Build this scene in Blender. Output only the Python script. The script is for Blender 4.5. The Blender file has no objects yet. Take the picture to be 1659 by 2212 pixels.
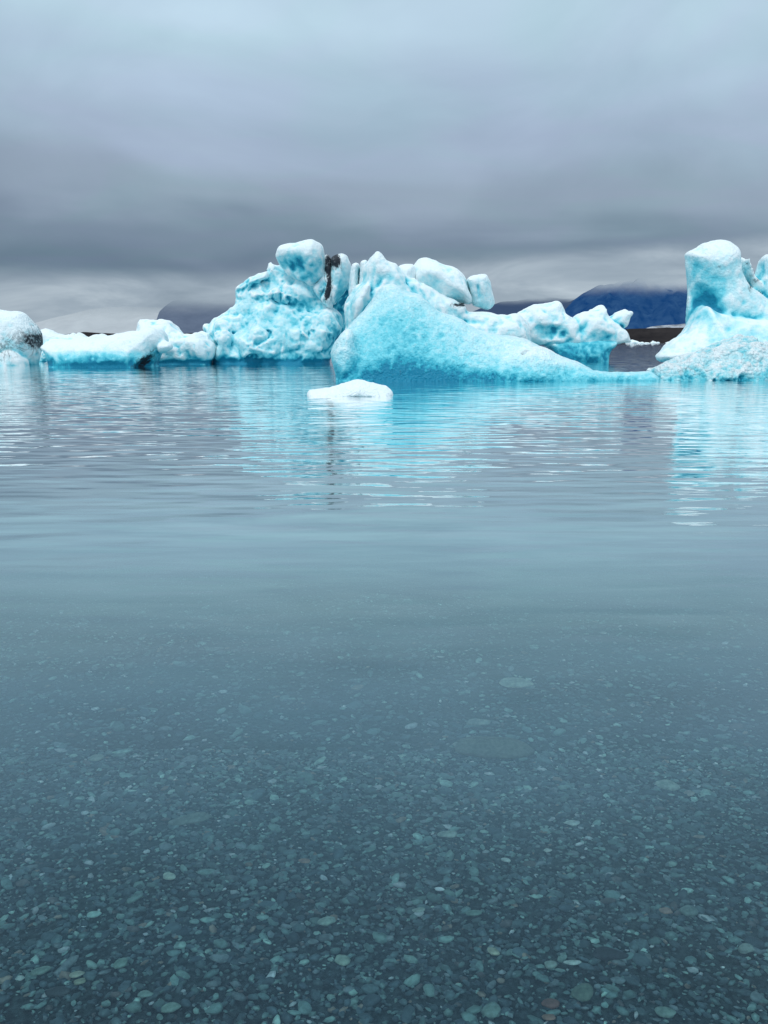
import bpy, math, random
import numpy as np
from mathutils import Vector, noise as mnoise

scene = bpy.context.scene
col = scene.collection
R = math.radians
rng = np.random.default_rng(7)
random.seed(7)

# ------------------------------------------------------------------ camera
CAM_H = 1.6
FPX = 1597.0                      # focal length in the units of the sight lines (frame 1659 x 2212)
CX, CY = 829.5, 1106.0
TILT = math.atan(373.0 / FPX)
cam_d = bpy.data.cameras.new('camera')
cam = bpy.data.objects.new('camera', cam_d)
col.objects.link(cam)
cam.location = (0, 0, CAM_H)
cam.rotation_euler = (math.pi / 2 - TILT, 0, 0)
cam_d.sensor_fit = 'VERTICAL'
cam_d.sensor_height = 36.0
cam_d.lens = 36.0 * FPX / 2212.0
cam_d.clip_end = 60000
cam_d.clip_start = 0.05
scene.camera = cam

def ray(px, py):
    u = (px - CX) / FPX
    v = (CY - py) / FPX
    return (u, math.cos(TILT) + v * math.sin(TILT), -math.sin(TILT) + v * math.cos(TILT))
def at(px, py, Y):
    d = ray(px, py)
    t = Y / d[1]
    return (d[0] * t, Y, CAM_H + d[2] * t)
def on_plane(px, py, z=0.0):
    d = ray(px, py)
    t = (z - CAM_H) / d[2]
    return (d[0] * t, d[1] * t, z)

# ------------------------------------------------------------------ tagging
def tag(o, label=None, cat=None, group=None, kind=None):
    if label: o['label'] = label
    if cat: o['category'] = cat
    if group: o['group'] = group
    if kind: o['kind'] = kind
    return o

# ------------------------------------------------------------------ node helpers
def new_mat(name):
    m = bpy.data.materials.new(name)
    m.use_nodes = True
    nt = m.node_tree
    nt.nodes.clear()
    return m, nt
class NB:
    def __init__(s, nt): s.nt = nt
    def n(s, t, **kw):
        nd = s.nt.nodes.new(t)
        for k, v in kw.items():
            if k.startswith('i_'):
                key = k[2:]
                nd.inputs[int(key) if key.isdigit() else key.replace('_', ' ')].default_value = v
            else:
                setattr(nd, k, v)
        return nd
    def l(s, a, b): s.nt.links.new(a, b)
    def sock(s, x, inp):
        if isinstance(x, (int, float, tuple, list)): inp.default_value = x
        else: s.l(x, inp)
    def math(s, op, a, b=0.0, c=0.0, clamp=False):
        nd = s.nt.nodes.new('ShaderNodeMath'); nd.operation = op; nd.use_clamp = clamp
        s.sock(a, nd.inputs[0]); s.sock(b, nd.inputs[1]); s.sock(c, nd.inputs[2])
        return nd.outputs[0]
    def vmath(s, op, a, b=(0, 0, 0)):
        nd = s.nt.nodes.new('ShaderNodeVectorMath'); nd.operation = op
        s.sock(a, nd.inputs[0]); s.sock(b, nd.inputs[1])
        return nd.outputs[0]
    def noise(s, vec, scale=1.0, detail=3.0, rough=0.5, dist=0.0):
        nd = s.nt.nodes.new('ShaderNodeTexNoise')
        s.sock(vec, nd.inputs['Vector'])
        nd.inputs['Scale'].default_value = scale; nd.inputs['Detail'].default_value = detail
        nd.inputs['Roughness'].default_value = rough; nd.inputs['Distortion'].default_value = dist
        return nd.outputs[0]
    def ramp(s, fac, stops, interp='LINEAR'):
        nd = s.nt.nodes.new('ShaderNodeValToRGB')
        cr = nd.color_ramp; cr.interpolation = interp
        while len(cr.elements) > 1: cr.elements.remove(cr.elements[-1])
        for i, (p, c) in enumerate(stops):
            e = cr.elements[0] if i == 0 else cr.elements.new(p)
            e.position = p
            e.color = (*c, 1) if len(c) == 3 else c
        s.sock(fac, nd.inputs[0])
        return nd.outputs[0]
    def mix(s, fac, a, b, mode='MIX'):
        nd = s.nt.nodes.new('ShaderNodeMix'); nd.data_type = 'RGBA'; nd.blend_type = mode
        s.sock(fac, nd.inputs[0])
        s.sock((*a, 1) if isinstance(a, tuple) and len(a) == 3 else a, nd.inputs[6])
        s.sock((*b, 1) if isinstance(b, tuple) and len(b) == 3 else b, nd.inputs[7])
        return nd.outputs[2]
    def scale(s, vec, sc):
        return s.vmath('MULTIPLY', vec, sc)
def srgb(r, g, b):
    f = lambda c: (c / 255 / 12.92) if c / 255 <= 0.04045 else ((c / 255 + 0.055) / 1.055) ** 2.4
    return (f(r), f(g), f(b))

# ------------------------------------------------------------------ sky and light
SUN_EL, SUN_AZ = R(60), R(212)          # azimuth clockwise from +Y: behind the camera, a little to the left
w = bpy.data.worlds.new('World')
scene.world = w
w.use_nodes = True
nt = w.node_tree
nt.nodes.clear()
b = NB(nt)
sky = b.n('ShaderNodeTexSky', sky_type='NISHITA', sun_disc=False)
sky.sun_elevation = SUN_EL; sky.sun_rotation = SUN_AZ
bg1 = b.n('ShaderNodeBackground', i_Strength=0.09)
b.l(sky.outputs[0], bg1.inputs[0])
tc = b.n('ShaderNodeTexCoord')
D = tc.outputs['Generated']
sep = b.n('ShaderNodeSeparateXYZ'); b.l(D, sep.inputs[0])
dx, dy, dz = sep.outputs
# cloud deck seen in perspective: project the direction on a layer overhead
zc = b.math('ADD', b.math('MAXIMUM', dz, 0.0), 0.16)
cmb = b.n('ShaderNodeCombineXYZ')
b.l(b.math('DIVIDE', dx, zc), cmb.inputs[0]); b.l(b.math('DIVIDE', dy, zc), cmb.inputs[1])
deck = cmb.outputs[0]
n_big = b.noise(b.scale(deck, (0.75, 0.8, 1)), 1.0, 3, 0.45, 0.6)
n_mid = b.noise(b.scale(deck, (1.1, 1.6, 1)), 1.5, 3, 0.5, 0.8)
band = b.noise(b.scale(D, (1.3, 1.0, 9.0)), 1.5, 4, 0.5, 0.2)
# elevation, shifted by the noises so that bands wander
el = b.math('ADD', dz, b.math('MULTIPLY', b.math('SUBTRACT', n_big, 0.47), 0.12))
el = b.math('ADD', el, b.math('MULTIPLY', b.math('SUBTRACT', band, 0.5), 0.03))
el = b.math('ADD', el, b.math('MULTIPLY', dx, 0.03))
g = lambda e: e / 0.75
skycol = b.ramp(b.math('DIVIDE', el, 0.75), [
    (0.0, srgb(104, 122, 138)), (g(.09), srgb(102, 120, 137)), (g(.125), srgb(116, 133, 149)),
    (g(.17), srgb(140, 156, 171)), (g(.23), srgb(155, 172, 190)), (g(.29), srgb(166, 186, 203)), (g(.36), srgb(180, 204, 217)),
    (g(.50), srgb(184, 206, 219)), (1.0, srgb(205, 220, 230))], 'EASE')
# hue wander between a teal grey and a mauve grey
skycol = b.mix(b.math('MULTIPLY', b.math('SUBTRACT', n_mid, 0.38, clamp=True), 1.3, clamp=True), skycol,
               b.mix(1.0, skycol, (1.01, 0.95, 1.05), 'MULTIPLY'))
skycol = b.mix(b.math('MULTIPLY', b.math('SUBTRACT', 0.56, n_mid, clamp=True), 1.8, clamp=True), skycol,
               b.mix(1.0, skycol, (0.90, 1.0, 0.97), 'MULTIPLY'))
# the pale gap of mist under the lifted deck (lower on the left than on the right)
lowz = b.math('SUBTRACT', dz, b.math('MULTIPLY', dx, 0.045))
lowz = b.math('ADD', lowz, b.math('MULTIPLY', b.math('SUBTRACT', b.noise(b.scale(D, (3.0, 3.0, 14.0)), 1.3, 4, 0.55), 0.5), 0.03))
mr = b.n('ShaderNodeMapRange', interpolation_type='SMOOTHSTEP'); b.l(lowz, mr.inputs[0])
mr.inputs[1].default_value = 0.105; mr.inputs[2].default_value = 0.077
mistn = b.noise(b.scale(D, (3.0, 3.0, 12.0)), 1.5, 5, 0.6, 0.5)
mist = b.ramp(mistn, [(0.3, srgb(132, 147, 161)), (0.5, srgb(154, 168, 180)), (0.68, srgb(182, 194, 203))])
wisps = b.noise(b.scale(D, (1.7, 1.7, 3.4)), 2.2, 5, 0.5, 0.6)
skycol = b.mix(1.0, skycol, b.ramp(wisps, [(0.3, (0.93, 0.935, 0.95)), (0.7, (1.16, 1.155, 1.14))]), 'MULTIPLY')
skycol = b.mix(mr.outputs[0], skycol, mist)
# brightness added to the unseen sky behind the viewer, lighting ice faces; brighter overhead too
back = b.math('MULTIPLY', b.math('ADD', b.math('MULTIPLY', dy, -1.0), 0.05, clamp=True), 1.4, clamp=True)
up = b.math('MULTIPLY', b.math('SUBTRACT', dz, 0.55, clamp=True), 1.2, clamp=True)
gain = b.math('ADD', 1.0, b.math('ADD', b.math('MULTIPLY', back, 0.22), b.math('MULTIPLY', up, 0.3)))
skycol = b.mix(1.0, skycol, (1.05, 1.07, 1.09), 'MULTIPLY')
bg2 = b.n('ShaderNodeBackground'); b.l(skycol, bg2.inputs[0]); b.l(gain, bg2.inputs[1])
mx = b.n('ShaderNodeMixShader', i_0=0.96)
b.l(bg1.outputs[0], mx.inputs[1]); b.l(bg2.outputs[0], mx.inputs[2])
out = b.n('ShaderNodeOutputWorld'); b.l(mx.outputs[0], out.inputs[0])

sun_d = bpy.data.lights.new('sun', 'SUN')
sun_d.energy = 1.4; sun_d.angle = R(14); sun_d.color = (1.0, 0.97, 0.93)
sun = bpy.data.objects.new('sun', sun_d); col.objects.link(sun)
sd = Vector((math.sin(SUN_AZ) * math.cos(SUN_EL), math.cos(SUN_AZ) * math.cos(SUN_EL), math.sin(SUN_EL)))
sun.rotation_euler = sd.to_track_quat('Z', 'Y').to_euler()
sun.location = (0, -5, 30)

# ------------------------------------------------------------------ implicit ice
def bspl(pts, step, off):
    """weights of a cubic b-spline lattice of spacing step at 1-D points"""
    t = (pts - pts[0]) / step + off
    n = int(np.floor(t[-1])) + 5
    i = np.floor(t).astype(int); f = t - i
    W = np.zeros((len(pts), n))
    r = np.arange(len(pts))
    W[r, i] = (1 - f) ** 3 / 6
    W[r, i + 1] = (3 * f ** 3 - 6 * f ** 2 + 4) / 6
    W[r, i + 2] = (-3 * f ** 3 + 3 * f ** 2 + 3 * f + 1) / 6
    W[r, i + 3] = f ** 3 / 6
    return W.astype(np.float32)
def lattice(gx, gy, gz, sx, sy, sz, rs):
    A, B, C_ = bspl(gx, sx, rs.random()), bspl(gy, sy, rs.random()), bspl(gz, sz, rs.random())
    V = rs.standard_normal((A.shape[1], B.shape[1], C_.shape[1])).astype(np.float32)
    V = np.tensordot(A, V, (1, 0))
    V = np.tensordot(V, B, (1, 1)).transpose(0, 2, 1)
    V = np.tensordot(V, C_, (2, 1))
    return V * 1.9            # roughly unit variance
def poly_sd(P, X, Z):
    """signed distance of points to a polygon"""
    P = np.asarray(P, dtype=np.float64)
    d = np.full(X.shape, 1e9); ins = np.zeros(X.shape, bool)
    n = len(P)
    for i in range(n):
        ax, az = P[i]; bx, bz = P[(i + 1) % n]
        ex, ez = bx - ax, bz - az
        t = np.clip(((X - ax) * ex + (Z - az) * ez) / (ex * ex + ez * ez + 1e-12), 0, 1)
        d = np.minimum(d, (X - ax - t * ex) ** 2 + (Z - az - t * ez) ** 2)
        c = ((az > Z) != (bz > Z)) & (X < (bx - ax) * (Z - az) / (bz - az + 1e-12) + ax)
        ins ^= c
    d = np.sqrt(d)
    return np.where(ins, -d, d)
def smin(a, c, k):
    if k <= 0: return np.minimum(a, c)
    h = np.clip(0.5 + 0.5 * (c - a) / k, 0, 1)
    return c * (1 - h) + a * h - k * h * (1 - h)

def chaikin(P, it):
    for _ in range(it):
        Q = []
        for i in range(len(P)):
            a, c = P[i], P[(i + 1) % len(P)]
            Q += [(a[0] * .8 + c[0] * .2, a[1] * .8 + c[1] * .2), (a[0] * .2 + c[0] * .8, a[1] * .2 + c[1] * .8)]
        P = Q
    return P
def lumps_field(lumps, gx, gy, gz, k):
    X2, Z2 = np.meshgrid(gx, gz, indexing='ij')
    F = None
    for L in lumps:
        Yc, T = L['Y'], L['T']
        pts = [at(px, py, Yc) for px, py in chaikin(L['poly'], L.get('cut', 2))]
        P = [(p[0], p[2]) for p in pts]
        d2 = poly_sd(P, X2, Z2)
        r = L.get('r', 0.3)
        inr = max(0.05, -d2.min())
        r = min(r, inr * 0.95, T * 0.95)
        rr = L.get('bulge', 0.45)
        Tm = T * ((1 - rr) + rr * np.sqrt(np.clip(-d2 / inr, 0, 1)))
        lean, side = L.get('lean', 0.0), L.get('side', 0.0)
        xm = np.mean([p[0] for p in P])
        yc = Yc + lean * Z2 + side * (X2 - xm)
        q1 = (d2 + r)[:, None, :]
        q2 = np.abs(gy[None, :, None] - yc[:, None, :]) - Tm[:, None, :] + r
        f = np.minimum(np.maximum(q1, q2), 0) + np.sqrt(np.maximum(q1, 0) ** 2 + np.maximum(q2, 0) ** 2) - r
        f = f.astype(np.float32)
        if L.get('sub'):
            F = np.maximum(F, -f) if k <= 0 else -smin(-F, f, L.get('k', k))
        else:
            F = f if F is None else smin(F, f, L.get('k', k))
    return F

def surface_nets(f, gx, gy, gz):
    s = f < 0
    nx, ny, nz = f.shape
    cnt = np.zeros((nx - 1, ny - 1, nz - 1), np.uint8)
    for i in (0, 1):
        for j in (0, 1):
            for k in (0, 1):
                cnt += s[i:nx - 1 + i, j:ny - 1 + j, k:nz - 1 + k]
    act = (cnt > 0) & (cnt < 8)
    I, J, K = np.nonzero(act)
    idx = np.full(act.shape, -1, np.int64); idx[I, J, K] = np.arange(len(I))
    c = [(i, j, k) for i in (0, 1) for j in (0, 1) for k in (0, 1)]
    V = np.stack([f[I + a, J + b_, K + d] for a, b_, d in c], 1)
    acc = np.zeros((len(I), 3)); n = np.zeros(len(I))
    for p in range(8):
        for q in range(p + 1, 8):
            if sum(abs(c[p][t] - c[q][t]) for t in range(3)) != 1: continue
            m = (V[:, p] < 0) != (V[:, q] < 0)
            t = np.where(m, V[:, p] / np.where(m, V[:, p] - V[:, q], 1), 0)
            for a in range(3):
                acc[:, a] += np.where(m, c[p][a] + t * (c[q][a] - c[p][a]), 0)
            n += m
    acc /= n[:, None]
    h = (gx[1] - gx[0], gy[1] - gy[0], gz[1] - gz[0])
    pos = np.stack([gx[0] + (I + acc[:, 0]) * h[0], gy[0] + (J + acc[:, 1]) * h[1], gz[0] + (K + acc[:, 2]) * h[2]], 1)
    quads = []
    for a in range(3):
        sl0 = [slice(None)] * 3; sl1 = [slice(None)] * 3
        sl0[a] = slice(0, -1); sl1[a] = slice(1, None)
        o = [t for t in range(3) if t != a]
        for t in o:
            sl0[t] = slice(1, -1); sl1[t] = slice(1, -1)
        s0, s1 = s[tuple(sl0)], s[tuple(sl1)]
        E = np.array(np.nonzero(s0 != s1)).T
        flip = s0[tuple(E.T)]
        base = E.copy()
        for t in o: base[:, t] += 1
        def cell(db, dc):
            q = base.copy(); q[:, o[0]] += db; q[:, o[1]] += dc
            return idx[q[:, 0], q[:, 1], q[:, 2]]
        Q = np.stack([cell(-1, -1), cell(0, -1), cell(0, 0), cell(-1, 0)], 1)
        if a == 1: flip = ~flip
        Q[~flip] = Q[~flip][:, ::-1]
        quads.append(Q)
    return pos, np.concatenate(quads)

def make_mesh(name, pos, faces, smooth=True):
    me = bpy.data.meshes.new(name)
    n, m, k = len(pos), len(faces), faces.shape[1]
    me.vertices.add(n); me.vertices.foreach_set('co', np.ascontiguousarray(pos, np.float32).ravel())
    me.loops.add(m * k); me.loops.foreach_set('vertex_index', np.ascontiguousarray(faces, np.int32).ravel())
    me.polygons.add(m)
    me.polygons.foreach_set('loop_start', np.arange(0, m * k, k, dtype=np.int32))
    me.update(calc_edges=True)
    me.validate()
    if smooth: me.polygons.foreach_set('use_smooth', np.ones(m, bool))
    return me
def fattr(me, name, vals):
    a = me.attributes.new(name, 'FLOAT', 'POINT')
    a.data.foreach_set('value', np.ascontiguousarray(vals, np.float32))

def relax(pos, E, it):
    n = len(pos); deg = np.bincount(E.ravel(), minlength=n).astype(float)[:, None]
    for _ in range(it):
        s = np.stack([np.bincount(E[:, 0], pos[E[:, 1], a], n) + np.bincount(E[:, 1], pos[E[:, 0], a], n) for a in range(3)], 1)
        pos = 0.4 * pos + 0.6 * s / deg
    return pos

def build_ice(name, lumps, voxel, mat, seed, k=0.25, relief=(0.22, 0.10, 0.04), size=(1.4, 0.55, 0.22),
              paint=(), dirt_shade=(), base_blue=0.25, low=0.8, low_h=0.8, low_pow=1.3, cavity=1.0, top=0.35, rnoise=0.08, facet=0.0, parent=None, zmin=-0.55,
              undercut=0.0, strat=0.0, warp=0.0):
    rs = np.random.default_rng(seed)
    P = []
    for L in lumps:
        if L.get('sub'): continue
        q = np.array([at(px, py, L['Y']) for px, py in L['poly']])
        ln = abs(L.get('lean', 0)) * max(0, q[:, 2].max()) + abs(L.get('side', 0)) * np.ptp(q[:, 0]) / 2
        P.append([q[:, 0].min(), q[:, 0].max(), L['Y'] - L['T'] - ln, L['Y'] + L['T'] + ln, q[:, 2].min(), q[:, 2].max()])
    P = np.array(P); mg = voxel * 4 + relief[0]
    lo = (P[:, 0].min() - mg, P[:, 2].min() - mg, max(zmin, P[:, 4].min() - mg))
    hi = (P[:, 1].max() + mg, P[:, 3].max() + mg, P[:, 5].max() + mg)
    gx, gy, gz = [np.arange(lo[a], hi[a] + voxel, voxel) for a in range(3)]
    F = lumps_field(lumps, gx, gy, gz, k)
    for amp, s in zip(relief, size):
        if amp <= 0 or s < voxel * 1.6: continue
        n = lattice(gx, gy, gz, s, s, s * 1.15, rs)
        n2 = lattice(gx, gy, gz, s * .8, s * .8, s * 0.8, rs)
        # smooth melt hollows between sharp crests, plus a plain swell
        F += amp * (0.75 * np.abs(n) - 0.35 + 0.30 * n2)
        del n, n2
    if facet > 0:             # fracture planes: creased swells
        n = lattice(gx, gy, gz, 1.25, 1.25, 1.1, rs) * 1.1
        F += facet * (np.abs(np.mod(n, 2) - 1) - .5)
        n = lattice(gx, gy, gz, .5, .5, .55, rs) * 1.1
        F += facet * .4 * (np.abs(np.mod(n, 2) - 1) - .5)
    if strat > 0:
        n = lattice(gx, gy, gz, 2.5, 2.5, 0.16, rs)
        F += strat * n
    if undercut > 0:          # the swell has melted a notch at the waterline
        F += (undercut * np.exp(-((gz - 0.12) / 0.22) ** 2))[None, None, :].astype(np.float32)
    # close the bottom
    F[:, :, 0] = 1.0; F[0] = 1; F[-1] = 1; F[:, 0] = 1; F[:, -1] = 1; F[:, :, -1] = 1
    pos, Q = surface_nets(F, gx, gy, gz)
    # keep only pieces of reasonable size
    me = make_mesh(name, pos, Q)
    n = len(me.vertices)
    E = np.zeros(len(me.edges) * 2, np.int32); me.edges.foreach_get('vertices', E); E = E.reshape(-1, 2)
    pos = relax(pos, E, 1)
    me.vertices.foreach_set('co', pos.astype(np.float32).ravel()); me.update()
    N = np.zeros(n * 3, np.float32); me.vertex_normals.foreach_get('vector', N); N = N.reshape(-1, 3)
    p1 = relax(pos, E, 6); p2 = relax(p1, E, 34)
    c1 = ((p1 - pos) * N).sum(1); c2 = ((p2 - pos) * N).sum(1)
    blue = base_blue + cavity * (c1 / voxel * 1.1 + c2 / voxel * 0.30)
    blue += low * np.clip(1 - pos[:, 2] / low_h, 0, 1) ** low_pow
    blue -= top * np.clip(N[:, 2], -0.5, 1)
    def wn(s, sd):
        r2 = np.random.default_rng(sd)
        o = r2.random(3) * 50
        a = np.zeros(n)
        for q in range(5):
            d = r2.standard_normal(3); d /= np.linalg.norm(d)
            a += np.sin((pos @ d + 0.35 * np.sin(pos @ np.roll(d, 1) * 2.1 / s + o[0])) * 6.28 / s * (0.6 + 0.22 * q) + o[1] + q)
        return a / 2.2
    blue += rnoise * (0.6 * wn(1.6, seed) + 0.4 * wn(0.6, seed + 1))
    # px/py coordinates are only a convenient ruler: each zone is placed on the berg's x/z plane
    Ym = np.mean([L['Y'] - L['T'] * 0.5 for L in lumps if not L.get('sub')])
    for (px, py, rx, ry, amt) in paint:
        c = at(px, py, Ym); sx = rx / FPX * Ym; sz = ry / FPX * Ym
        blue += amt * np.exp(-(((pos[:, 0] - c[0]) / sx) ** 2 + ((pos[:, 2] - c[2]) / sz) ** 2))
    dv = np.zeros(n)
    for (px, py, rx, ry, amt, ang) in dirt_shade:
        c = at(px, py, Ym); sx = rx / FPX * Ym; sz = ry / FPX * Ym
        ca, sa = math.cos(R(ang)), math.sin(R(ang))
        X = (pos[:, 0] - c[0]); Z = (pos[:, 2] - c[2])
        u, v = X * ca + Z * sa, -X * sa + Z * ca
        dv += amt * np.exp(-((u / sx) ** 2 + (v / sz) ** 2) ** 1.5)
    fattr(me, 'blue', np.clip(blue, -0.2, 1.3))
    fattr(me, 'dirt_shade', np.clip(dv, 0, 1))
    me.materials.append(mat)
    o = bpy.data.objects.new(name, me)
    # origin at the foot of the thing
    if parent is None:
        org = np.array([pos[:, 0].mean(), pos[:, 1].mean(), 0.0])
    else:
        org = np.array(parent['org'])
    me.vertices.foreach_set('co', (pos - org).astype(np.float32).ravel()); me.update()
    col.objects.link(o)
    if parent is None:
        o.location = org; ORG[o.name] = org
    else:
        o.parent = parent['o']
    return o
ORG = {}

def ice_material(name, grain=9.0, grain_amt=0.5, bump=0.05, speck=0.25, shift=0.08, rough=0.5, cloud=0.32):
    m, nt = new_mat(name); b = NB(nt)
    tc = b.n('ShaderNodeTexCoord'); P = tc.outputs['Object']
    ab = b.n('ShaderNodeAttribute', attribute_name='blue'); ad = b.n('ShaderNodeAttribute', attribute_name='dirt_shade')
    n1 = b.noise(P, 2.2, 5, 0.6, 0.3); n2 = b.noise(P, 14, 3, 0.6)
    vor = b.n('ShaderNodeTexVoronoi', feature='F1'); vor.inputs['Scale'].default_value = grain
    b.l(b.vmath('ADD', P, b.scale(b.n('ShaderNodeTexNoise', i_Scale=5.0).outputs[1], (0.12, 0.12, 0.12))), vor.inputs['Vector'])
    vc = b.n('ShaderNodeSeparateColor'); b.l(vor.outputs['Color'], vc.inputs[0])
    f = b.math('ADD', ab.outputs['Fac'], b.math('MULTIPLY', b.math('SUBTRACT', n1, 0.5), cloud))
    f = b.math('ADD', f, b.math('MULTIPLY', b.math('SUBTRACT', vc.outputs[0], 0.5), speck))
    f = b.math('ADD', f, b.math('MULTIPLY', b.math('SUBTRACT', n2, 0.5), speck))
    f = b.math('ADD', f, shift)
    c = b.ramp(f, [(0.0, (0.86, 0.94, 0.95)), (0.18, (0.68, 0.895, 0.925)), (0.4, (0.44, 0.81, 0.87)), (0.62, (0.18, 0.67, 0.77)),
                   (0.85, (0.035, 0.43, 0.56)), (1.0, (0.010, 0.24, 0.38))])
    # dirt: thin broken streaks of black ash, plus shade painted into gaps
    dn = b.noise(P, 4.5, 7, 0.72, 0.6)
    df = b.math('MULTIPLY', b.math('SUBTRACT', b.math('ADD', ad.outputs['Fac'], b.math('MULTIPLY', b.math('SUBTRACT', dn, 0.5), 2.2)), 0.45), 2.5, clamp=True)
    df = b.math('MULTIPLY', df, b.math('MULTIPLY', b.math('SUBTRACT', ad.outputs['Fac'], 0.42, clamp=True), 3.0, clamp=True))
    vn = b.noise(b.scale(P, (1, 1, .8)), 1.1, 5, 0.62, 0.8)
    vein = b.math('SUBTRACT', 1.0, b.math('MULTIPLY', b.math('ABSOLUTE', b.math('SUBTRACT', vn, 0.5)), 26.0), clamp=True)
    vein = b.math('MULTIPLY', vein, b.math('MULTIPLY', b.math('MULTIPLY', ad.outputs['Fac'], 2.5, clamp=True), b.math('ADD', 0.2, b.math('MULTIPLY', n1, 1.1))), clamp=True)
    df = b.math('MAXIMUM', df, b.math('MULTIPLY', vein, 0.85))
    c = b.mix(df, c, (0.02, 0.026, 0.035))
    bs = b.n('ShaderNodeBsdfPrincipled')
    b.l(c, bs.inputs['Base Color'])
    bs.inputs['Roughness'].default_value = rough
    bs.inputs['IOR'].default_value = 1.31
    b.l(b.math('ADD', rough - 0.12, b.math('MULTIPLY', n2, 0.3)), bs.inputs['Roughness'])
    bs.inputs['Subsurface Weight'].default_value = 0.0
    h = b.math('ADD', b.math('MULTIPLY', n2, 0.5), b.math('MULTIPLY', b.math('SUBTRACT', 1.0, vor.outputs['Distance']), grain_amt))
    h = b.math('ADD', h, b.math('MULTIPLY', b.noise(P, 5.5, 4, 0.6), 1.6))
    bp = b.n('ShaderNodeBump', i_Strength=1.0); b.sock(bump, bp.inputs['Distance'])
    b.l(h, bp.inputs['Height']); b.l(bp.outputs[0], bs.inputs['Normal'])
    o = b.n('ShaderNodeOutputMaterial'); b.l(bs.outputs[0], o.inputs[0])
    return m
M_soft = ice_material('weathered_ice', grain=5, grain_amt=0.25, bump=0.045, speck=0.16)
M_grain = ice_material('granular_ice', grain=11, grain_amt=0.7, bump=0.05, speck=0.13, rough=0.36, cloud=.22)
M_rubble = ice_material('rubble_ice', grain=7, grain_amt=1.2, bump=0.10, speck=0.28, rough=0.38, shift=.12)
M_right = ice_material('melted_ice', grain=7, grain_amt=0.5, bump=0.04, speck=0.12, rough=0.4)
M_snow = ice_material('snowy_ice', grain=18, grain_amt=0.9, bump=0.025, speck=0.18, shift=-0.12, cloud=.2)

gY = lambda py: on_plane(CX, py)[1]
bergs = {}
# ---- big lumpy berg
Y0 = gY(787)
body = [
    dict(Y=Y0 + 2.0, T=1.9, r=0.9, lean=0.30, bulge=.6, poly=[(448,716),(453,691),(471,679),(498,663),(520,640),(560,630),(600,634),(640,636),(690,652),(736,668),(742,700),(736,726),(724,756),(718,768),(718,830),(450,830)]),
    dict(Y=Y0 + 1.3, T=1.2, r=0.8, lean=0.1, poly=[(458,712),(470,692),(490,690),(508,704),(516,740),(512,772),(500,780),(474,780),(458,765)]),
    dict(Y=Y0 + 1.4, T=1.3, r=0.9, lean=0.25, poly=[(520,690),(540,655),(585,640),(605,660),(598,710),(585,760),(545,775),(520,750)]),
    dict(Y=Y0 + 1.2, T=1.25, r=0.9, lean=0.3, poly=[(590,720),(610,680),(650,660),(700,672),(728,690),(722,735),(700,768),(650,775),(600,765)]),
    dict(Y=Y0 + 2.6, T=1.5, r=0.8, lean=0.15, poly=[(512,648),(502,623),(522,601),(569,583),(569,562),(590,562),(606,566),(620,548),(690,548),(700,590),(706,640),(715,672),(690,700),(520,700)]),
    dict(Y=Y0 + 2.4, T=1.0, r=0.4, lean=0.1, k=.3, poly=[(516,630),(508,622),(526,603),(560,588),(592,590),(588,606),(560,618),(530,632),(516,640)]),
    dict(Y=Y0 + 2.5, T=1.0, r=0.4, k=.35, poly=[(560,640),(590,612),(630,606),(664,622),(690,648),(640,660),(590,656)]),
    dict(Y=Y0 + 3.6, T=0.8, r=.3, k=.2, poly=[(690,640),(712,600),(765,590),(775,640),(770,720),(700,720)]),
]
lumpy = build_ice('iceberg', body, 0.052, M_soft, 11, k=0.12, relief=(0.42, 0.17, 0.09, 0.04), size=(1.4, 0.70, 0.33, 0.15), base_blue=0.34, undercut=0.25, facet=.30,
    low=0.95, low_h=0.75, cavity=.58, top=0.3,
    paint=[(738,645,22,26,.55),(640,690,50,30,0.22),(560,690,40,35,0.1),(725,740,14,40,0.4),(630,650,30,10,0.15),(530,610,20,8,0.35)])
tag(lumpy, 'tall lumpy pale blue iceberg with scalloped sides and dark sooty fins on its shoulder', 'iceberg')
pl = {'o': lumpy, 'org': ORG[lumpy.name]}
blk = build_ice('ice_block', [
    dict(Y=Y0 + 2.4, T=1.3, r=0.75, lean=-0.05, bulge=.5, poly=[(593,556),(603,537),(624,529),(652,525),(678,519),(693,530),(700,547),(704,587),(698,602),(684,612),(672,622),(656,612),(640,602),(622,596),(606,574)]),
    dict(Y=Y0 + 0.75, T=0.6, sub=True, r=.4, k=.9, poly=[(606,552),(640,565),(680,590),(670,612),(636,600),(606,590)])], 0.075, M_soft, 21, k=.2,
    relief=(0.18, 0.09, 0.04), size=(1.3, 0.55, 0.25), base_blue=0.3, low=0, top=.35, facet=.15, paint=[(640,570,35,14,0.3),(655,600,14,8,.5)], parent=pl)
fin1 = build_ice('sooty_fin', [
    dict(Y=Y0 + 2.5, T=0.9, r=.25, poly=[(701,560),(705,552),(713,556),(722,590),(720,625),(706,655),(694,650),(682,640),(676,622),(690,608),(702,590)]),
    dict(Y=Y0 + 2.2, T=0.7, r=.2, poly=[(704,600),(716,590),(722,620),(718,668),(704,664),(690,648)])], 0.065, M_soft, 22, k=.06,
    relief=(0.10, 0.12, 0.05), size=(0.9, 0.4, 0.2), base_blue=0.35, low=0, dirt_shade=[(710,574,11,32,1.1,0),(716,606,7,42,.85,-15),(704,640,14,26,.5,-20)], parent=pl)
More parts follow.
